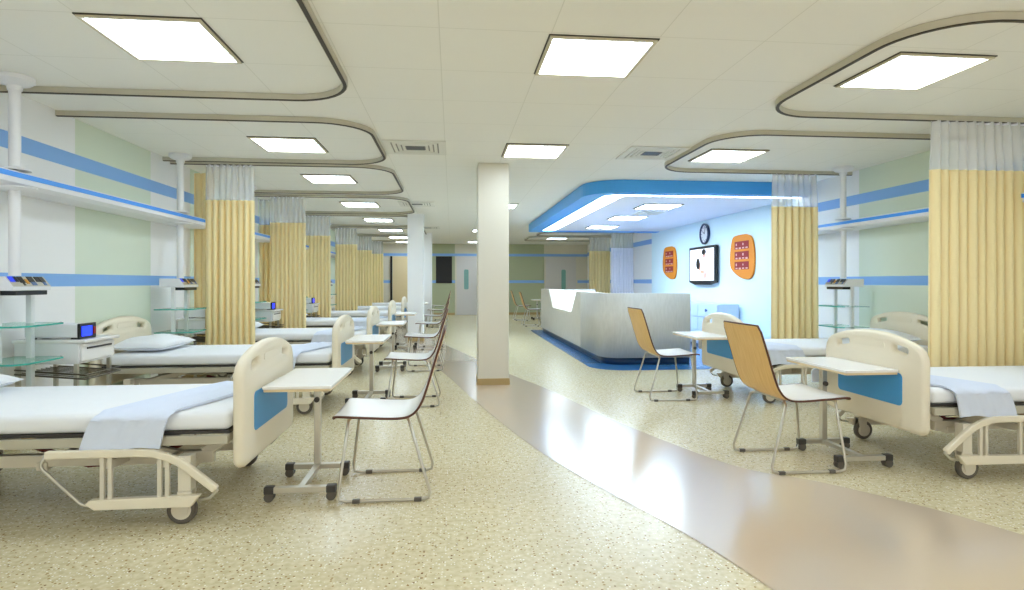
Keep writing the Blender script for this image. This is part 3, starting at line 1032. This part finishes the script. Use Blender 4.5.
def make_bed():
    o = empty('hospital_bed')
    for nm, x in (('footboard', -.03), ('headboard', -2.03)):
        b = plate(nm, [board_outline(), slot(-.27, .745, .16), slot(.27, .745, -.16)], .055, Matrix.Translation((x, 0, 0)) @ YZ, 'cream', o, .022)
        if nm == 'headboard':
            b.data.transform(Matrix.Diagonal((1, 1.06, 1, 1)))
        for sx in ((1, -1) if nm == 'footboard' else (1,)):
            xx = x + sx * .0275
            MB().prism(rrect(-.15, .742, .15, .778, .017), min(xx, xx + sx * .003), max(xx, xx + sx * .003), 'x').build('grip_moulding', 'cream', b, bevel=.001)
        if nm == 'footboard':
            MB().prism(rrect(-.31, .40, .30, .60, .03), -.003, .0005, 'x').build('blue_panel', 'blue_panel', b, bevel=.001)
    # mattress
    me = MB().box((-1.99, -.44, .437), (-.075, .44, .53)).build('mattress', 'sheet', o, bevel=.035, seg=4)
    for p in me.data.polygons:
        p.use_smooth = True
    MB().box((-1.98, -.43, .422), (-.08, .43, .436)).build('mattress_platform', 'dark', o)
    m = MB()
    for s in (-1, 1):
        m.box((-1.98, s * .445 - .012, .375), (-.08, s * .445 + .012, .42))
    m.box((-1.98, -.433, .38), (-1.95, .433, .42)).box((-.11, -.433, .38), (-.08, .433, .42)).box((-1.2, -.433, .38), (-1.16, .433, .42))
    m.build('side_frame', 'frame_grey', o, bevel=.004)
    m = MB()
    for s in (-1, 1):
        m.box((-1.85, s * .3 - .02, .25), (-.2, s * .3 + .02, .31))
        m.bar((-.35, s * .3, .29), (-.75, s * .3, .385), .03, .04)
        m.bar((-1.65, s * .3, .29), (-1.25, s * .3, .385), .03, .04)
        m.bar((-.25, s * .3, .3), (-.12, s * .3, .38), .03, .05)
    for x in (-.3, -1.0, -1.75):
        m.box((x - .025, -.33, .235), (x + .025, .33, .275))
    m.build('base_frame', 'cream_metal', o, bevel=.004)
    m = MB(); m.tube([(-.5, 0, .29), (-1.1, 0, .32)], .03, 10); m.tube([(-1.1, 0, .32), (-1.5, 0, .36)], .018, 8); m.build('actuator', 'dark', o, auto=.6)
    m = MB(); m.tube([(-.45, .1, .28), (-.6, -.1, .22), (-.9, -.12, .2), (-1.3, .05, .27)], .015, 6); m.build('cable', 'cable', o)
    for x in (-.27, -1.75):
        for s in (-1, 1):
            y = s * .45
            c = MB(); c.box((x - .03, y - .03, .16), (x + .03, y + .03, .33))
            c.add([(x - .035, y - .028, .16), (x + .035, y - .028, .16), (x + .01, y - .028, .045), (x - .03, y - .028, .045),
                   (x - .035, y - .02, .16), (x + .035, y - .02, .16), (x + .01, y - .02, .045), (x - .03, y - .02, .045)],
                  [(0, 1, 2, 3), (4, 5, 6, 7), (0, 1, 5, 4), (1, 2, 6, 5), (2, 3, 7, 6), (3, 0, 4, 7)])
            c.add([(x - .035, y + .02, .16), (x + .035, y + .02, .16), (x + .01, y + .02, .045), (x - .03, y + .02, .045),
                   (x - .035, y + .028, .16), (x + .035, y + .028, .16), (x + .01, y + .028, .045), (x - .03, y + .028, .045)],
                  [(0, 1, 2, 3), (4, 5, 6, 7), (0, 1, 5, 4), (1, 2, 6, 5), (2, 3, 7, 6), (3, 0, 4, 7)])
            cc = c.build('caster', 'cream_metal', o, bevel=.003)
            wx = x - .02
            MB().lathe((wx, y, .068), [(.045, -.016), (.062, -.017), (.068, -.01), (.068, .01), (.062, .017), (.045, .016)], 24, 'y').build('tyre', 'rubber', cc, auto=.6)
            MB().lathe((wx, y, .068), [(.001, -.019), (.02, -.019), (.046, -.0165), (.046, .0165), (.02, .019), (.001, .019)], 24, 'y').build('hub', 'cream_metal', cc, auto=.6)
    # lowered side rails
    for s in (-1, 1):
        y = s * .49
        top = arc_path([(-.88, .355), (-.34, .355), (-.12, .17)], [0, .35], 8)
        m = MB(); m.tube([(p.x, y, p.y) for p in top], 0, prof=[(-.016, -.018), (.016, -.018), (.016, .018), (-.016, .018)], up=(0, 0, 1))
        r = m.build('side_rail', 'cream', o, bevel=.007)
        MB().prism([(-.70, .125), (-.66, .095), (-.23, .095), (-.19, .15), (-.68, .142)], y - .02, y + .02, 'y').build('bottom_rail', 'cream', r, bevel=.005)
        lp = arc_path([(-.88, .352), (-.905, .30), (-.72, .115), (-.64, .112)], [0, .03, .06], 5)
        m = MB(); m.tube([(p.x, y, p.y) for p in lp], .008, 8); m.build('loop', 'steel', r, smooth=True)
        m = MB(); m.tube([(-.20, y, .122), (-.15, y, .13), (-.115, y, .165), (-.125, y, .19)], .008, 8); m.build('loop', 'steel', r, smooth=True)
        for x in (-.63, -.595, -.375, -.34):
            MB().box((x - .009, y - .008, .14), (x + .009, y + .008, .35)).build('upright', 'cream_metal', r)
        for bx in (-.36, -.61):
            MB().bar((bx, y - s * .01, .3), (bx, s * .30, .29), .03, .04).build('rail_bracket', 'cream_metal', r)
    return o


bed0 = make_bed()


def place(first, proto, loc, rz, label, group=None, cat=None):
    c = proto if first else copy_tree(proto)
    c.location = loc; c.rotation_euler = (0, 0, rz)
    c['label'] = label
    if cat:
        c['category'] = cat
    if group:
        c['group'] = group
    return c


beds = [(-1.0, c, 0, 'cream hospital bed in the left row, ' + s) for c, s in zip(LC, (
    'nearest the camera with lowered side rail', 'second from the camera with a pillow', 'third from the camera beyond the first curtain', 'fourth from the camera', 'fifth from the camera', 'sixth from the camera', 'last, beside the end wall'))]
beds += [(2.735, 3.71, PI, 'cream hospital bed at the right edge, nearest the camera'), (2.735, 5.92, PI, 'cream hospital bed on the right behind the nearest one, before the cyan wall'),
         (2.9, 16.2, PI, 'cream hospital bed beyond the reception desk, nearer one'), (2.9, 18.2, PI, 'cream hospital bed beyond the reception desk, farthest one')]
for i, (x, y, rz, lab) in enumerate(beds):
    place(i == 0, bed0, (x, y, 0), rz, lab, 'hospital beds', 'bed')


# pillow
def make_pillow():
    m = MB(); nx, ny = 20, 26
    a, b = .235, .34
    vs = []
    for side in (1, -1):
        for j in range(ny + 1):
            for i in range(nx + 1):
                u = -1 + 2 * i / nx; v = -1 + 2 * j / ny
                e = max(0, (1 - abs(u) ** 2.6)) ** .55 * max(0, (1 - abs(v) ** 2.8)) ** .55
                pin = 1 - .07 * (1 - v * v) * abs(u) ** 3
                z = .055 + side * .085 * e + .006 * math.sin(5 * u + 3 * v) * e * (side > 0)
                vs.append((a * u * pin, b * v * (1 - .05 * (1 - u * u)), max(z if side > 0 else .055 - .05 * e, .003)))
    off = (nx + 1) * (ny + 1)
    fs = []
    for s in (0, 1):
        for j in range(ny):
            for i in range(nx):
                q = [s * off + j * (nx + 1) + i, s * off + j * (nx + 1) + i + 1, s * off + (j + 1) * (nx + 1) + i + 1, s * off + (j + 1) * (nx + 1) + i]
                fs.append(tuple(q if s == 0 else q[::-1]))
    m.add(vs, fs)
    o = m.build('pillow', 'sheet', smooth=True)
    bm = bmesh.new(); bm.from_mesh(o.data); bmesh.ops.remove_doubles(bm, verts=bm.verts, dist=.0005); bm.to_mesh(o.data); bm.free()
    return o


pil = make_pillow()
pls = [(-2.75, LC[i], 0, 'white pillow at the head of the left bed ' + s) for i, s in enumerate(('nearest the camera', 'second from the camera', 'third from the camera', 'fourth from the camera'))]
pls += [(4.48, 3.71, PI, 'white pillow on the nearest right bed'), (4.46, 5.9, PI, 'white pillow on the right bed behind the nearest one')]
for i, (x, y, rz, lab) in enumerate(pls):
    c = place(i == 0, pil, (x, y, .529), rz, lab, 'white pillows', 'pillow')
    c.rotation_euler = (0, .0 if rz == 0 else 0, rz)


# folded blanket draped across the foot of the bed
def make_blanket():
    # path across the bed: drop on near side (-y), over the top, drop on far side
    m = MB()
    rnd = random.Random(5)
    n = 40
    path = [(-.468, .365), (-.468, .41), (-.468, .46), (-.466, .50)]
    for k in range(1, 6):
        a = PI - PI / 2 * k / 5
        path.append((-.42 + .05 * math.cos(a), .495 + .04 * math.sin(a)))
    path += [(-.3, .536), (-.15, .536), (0, .536), (.15, .536), (.3, .536), (.42, .534)]
    path += [(.455, .52), (.468, .50), (.468, .46), (.468, .42)]
    rows = len(path); cols = 16
    vs = []
    for lay in (0, 1):
        for i, (y, z) in enumerate(path):
            t = (y + .47) / .94
            # strip runs diagonally: near edge sits farther from the footboard
            cx = -.50 + .30 * max(0, min(1, t)) ** .8
            hw = .172 - .01 * t
            drop = max(0, (.51 - z)) * (1 if i < rows / 2 else .3)
            for j in range(cols + 1):
                u = -1 + 2 * j / cols
                wob = .008 * math.sin(6 * u + i * .7) + .005 * math.sin(13 * u + 2)
                x = cx + hw * u * (1 + drop * .25) - drop * .3
                sgn = -1 if y < -.43 else (1 if y > .43 else 0)
                k = (.011 if lay == 0 else -.001)
                if sgn:
                    vs.append((x, y + sgn * (k + abs(wob)), z + (.012 * math.sin(3 * u) if i == 0 else 0)))
                else:
                    vs.append((x, y, z + k + wob * .4 * (lay == 0)))
    off = rows * (cols + 1); fs = []
    for lay in (0, 1):
        for i in range(rows - 1):
            for j in range(cols):
                a = lay * off + i * (cols + 1) + j
                fs.append((a, a + 1, a + cols + 2, a + cols + 1))
    for i in range(rows - 1):
        for j in (0, cols):
            a = i * (cols + 1) + j
            fs.append((a, a + cols + 1, off + a + cols + 1, off + a))
    for j in range(cols):
        for i in (0, rows - 1):
            a = i * (cols + 1) + j
            fs.append((a, a + 1, off + a + 1, off + a))
    m.add(vs, fs)
    return m.build('folded_blanket', 'blanket', auto=.9)


bl = make_blanket()
for i, (x, y, rz, lab) in enumerate([(-1.02, LC[0], 0, 'pale folded blanket draped over the side of the nearest left bed'), (-1.02, LC[1], 0, 'pale folded blanket across the foot of the second left bed'),
                                     (-1.02, LC[2], 0, 'pale folded blanket across the foot of the third left bed'), (-1.02, LC[3], 0, 'pale folded blanket across the foot of the fourth left bed'),
                                     (2.60, 3.71, 'm', 'pale folded blanket draped over the side of the nearest right bed'), (2.67, 5.92, 'm', 'pale folded blanket on the right bed before the cyan wall')]):
    c = place(i == 0, bl, (x, y, 0), 0, lab, 'folded blankets across the beds', 'blanket')
    if rz == 'm':
        c.scale = (-1, 1, 1)      # mirrored fold, its long drop stays on the near side


# ------------------------------------------------------------------ overbed tables
def make_table():
    o = empty('overbed_table')
    MB().prism(rrect(-.175, -.29, .175, .38, .012), .604, .62, 'z').build('table_top', 'laminate', o, bevel=.003)
    MB().prism(rrect(-.17, -.285, .17, .375, .01), .590, .6035, 'z').build('top_underside', 'beige_edge', o, bevel=.002)
    m = MB(); m.box((-.018, .185, .075), (.018, .225, .59)); m.build('post', 'steel', o, bevel=.004)
    MB().lathe((0, .18, .46), [(.001, -.012), (.016, -.012), (.016, .006)], 12, 'y').build('knob', 'dark', o)
    m = MB(); m.box((-.16, .186, .045), (.16, .224, .075)); m.box((-.16, -.224, .045), (.16, -.186, .075)); m.bar((0, -.19, .06), (0, .19, .06), .035, .028)
    m.build('base', 'steel', o, bevel=.003)
    for x in (-.16, .16):
        for y in (-.205, .205):
            c = MB().box((x - .026, y - .023, .04), (x + .026, y + .023, .08)).build('caster', 'dark', o, bevel=.006)
            MB().lathe((x, y - .013, .0255), [(.001, -.009), (.025, -.009), (.025, .009), (.001, .009)], 14, 'y').lathe((x, y + .013, .0255), [(.001, -.009), (.025, -.009), (.025, .009), (.001, .009)], 14, 'y').build('wheel', 'rubber', c)
    return o


tb = make_table()
tbs = [(-.80, y, 'white wheeled overbed table at the foot of the left bed ' + s) for y, s in zip([3.49, 5.9, 8.1, 10.6, 13.2, 15.8],
       ('nearest the camera', 'second from the camera', 'third from the camera', 'fourth from the camera', 'fifth from the camera', 'sixth from the camera'))]
tbs += [(2.56, 3.72, 'white wheeled overbed table at the foot of the nearest right bed'), (2.56, 5.95, 'white wheeled overbed table at the foot of the second right bed'),
        (2.62, 16.2, 'white overbed table beyond the reception desk, nearer one'), (2.62, 18.2, 'white overbed table beyond the reception desk, farthest one')]
for i, (x, y, lab) in enumerate(tbs):
    place(i == 0, tb, (x, y, 0), 0, lab, 'overbed tables', 'table')


# ------------------------------------------------------------------ chairs
def make_chair():
    # faces -x; origin on the floor under the seat
    o = empty('visitor_chair')
    prof = smooth_line([(-.275, .445), (-.26, .454), (-.1, .444), (.05, .438), (.12, .452), (.165, .495), (.20, .575), (.25, .74), (.298, .893)], 4)
    W = .25; nw = 8
    m = MB()
    n = len(prof); t = .011
    nor = []
    for i, p in enumerate(prof):
        a = prof[max(i - 1, 0)]; b = prof[min(i + 1, n - 1)]
        d = (b - a).normalized(); nor.append(Vector((-d.y, d.x)))     # towards the sitter
    lays = []
    vs = []
    for lay in (0, 1):
        for i, p in enumerate(prof):
            q = p + nor[i] * (t / 2 if lay == 0 else -t / 2)
            s_ = i / (n - 1)
            w = W * (1 - .04 * s_)
            if i == 0:
                w *= .93
            if i == n - 1:
                w *= .93
            for j in range(nw + 1):
                u = -1 + 2 * j / nw
                dish = -.006 * (1 - u * u)
                vs.append((q.x + nor[i].x * dish, u * w, q.y + nor[i].y * dish))
    off = n * (nw + 1)

    def idx(l, i, j):
        return l * off + i * (nw + 1) + j
    top = [(idx(0, i, j), idx(0, i, j + 1), idx(0, i + 1, j + 1), idx(0, i + 1, j)) for i in range(n - 1) for j in range(nw)]
    bot = [(idx(1, i, j), idx(1, i, j + 1), idx(1, i + 1, j + 1), idx(1, i + 1, j)) for i in range(n - 1) for j in range(nw)]
    side = [(idx(0, i, j), idx(0, i + 1, j), idx(1, i + 1, j), idx(1, i, j)) for i in range(n - 1) for j in (0, nw)]
    side += [(idx(0, i, j), idx(0, i, j + 1), idx(1, i, j + 1), idx(1, i, j)) for i in (0, n - 1) for j in range(nw)]
    m.add(vs, top, 0)
    m.f += bot; m.m += [1] * len(bot)
    m.f += side; m.m += [2] * len(side)
    m.build('seat_shell', ['laminate', 'wood', 'wood_edge'], o, auto=.7)
    # dark edging that stands proud all round
    e = MB()
    for l in (0,):
        loop = [((prof[i].x), -W * (1 - .04 * i / (n - 1)) * (.93 if i in (0, n - 1) else 1), prof[i].y) for i in range(n)]
        loop += [(p[0], -p[1], p[2]) for p in reversed(loop)]
        e.tube(loop, .0068, 6, closed=True, up=(.3, 0, 1))
    e.build('edging', 'wood_edge', o, smooth=True)
    for s in (-1, 1):
        y = s * .248
        pth = [(-.19, s * .17, .436), (-.205, s * .215, .425), (-.252, y, .05), (-.245, y, .018), (-.21, y, .010), (.18, y, .010), (.215, y, .018), (.222, y, .05), (.115, s * .215, .41), (.10, s * .17, .428)]
        m = MB(); m.tube(pth, .0085, 8); f = m.build('sled_leg', 'steel', o, smooth=True)
        for x in (-.16, .16):
            MB().box((x - .02, y - .012, 0), (x + .02, y + .012, .021)).build('glide', 'glide', f, bevel=.004)
    m = MB(); m.tube([(-.19, -.17, .436), (-.19, .17, .436)], .008, 8); m.tube([(.10, -.17, .428), (.10, .17, .428)], .008, 8); m.build('crossbar', 'steel', o, smooth=True)
    return o


ch = make_chair()
chs = [(-.34, y, 0, 'white shell chair with dark edges and steel sled legs, left row, ' + s) for y, s in zip([3.46, 5.85, 8.1, 10.6, 13.0, 15.6, 18.3],
       ('nearest the camera', 'second from the camera', 'third from the camera', 'fourth from the camera', 'fifth from the camera', 'sixth from the camera', 'farthest'))]
chs += [(2.135, 3.68, PI, 'honey wood backed chair at the right, nearest the camera'), (2.13, 5.9, PI, 'honey wood backed chair in front of the reception desk'),
        (2.08, 15.75, PI, 'honey wood backed chair behind the near column, beyond the desk, nearer one'), (2.08, 18.1, PI, 'honey wood backed chair by the end wall, beyond the desk')]
for i, (x, y, rz, lab) in enumerate(chs):
    place(i == 0, ch, (x, y, 0), rz, lab, 'visitor chairs beside the beds', 'chair')
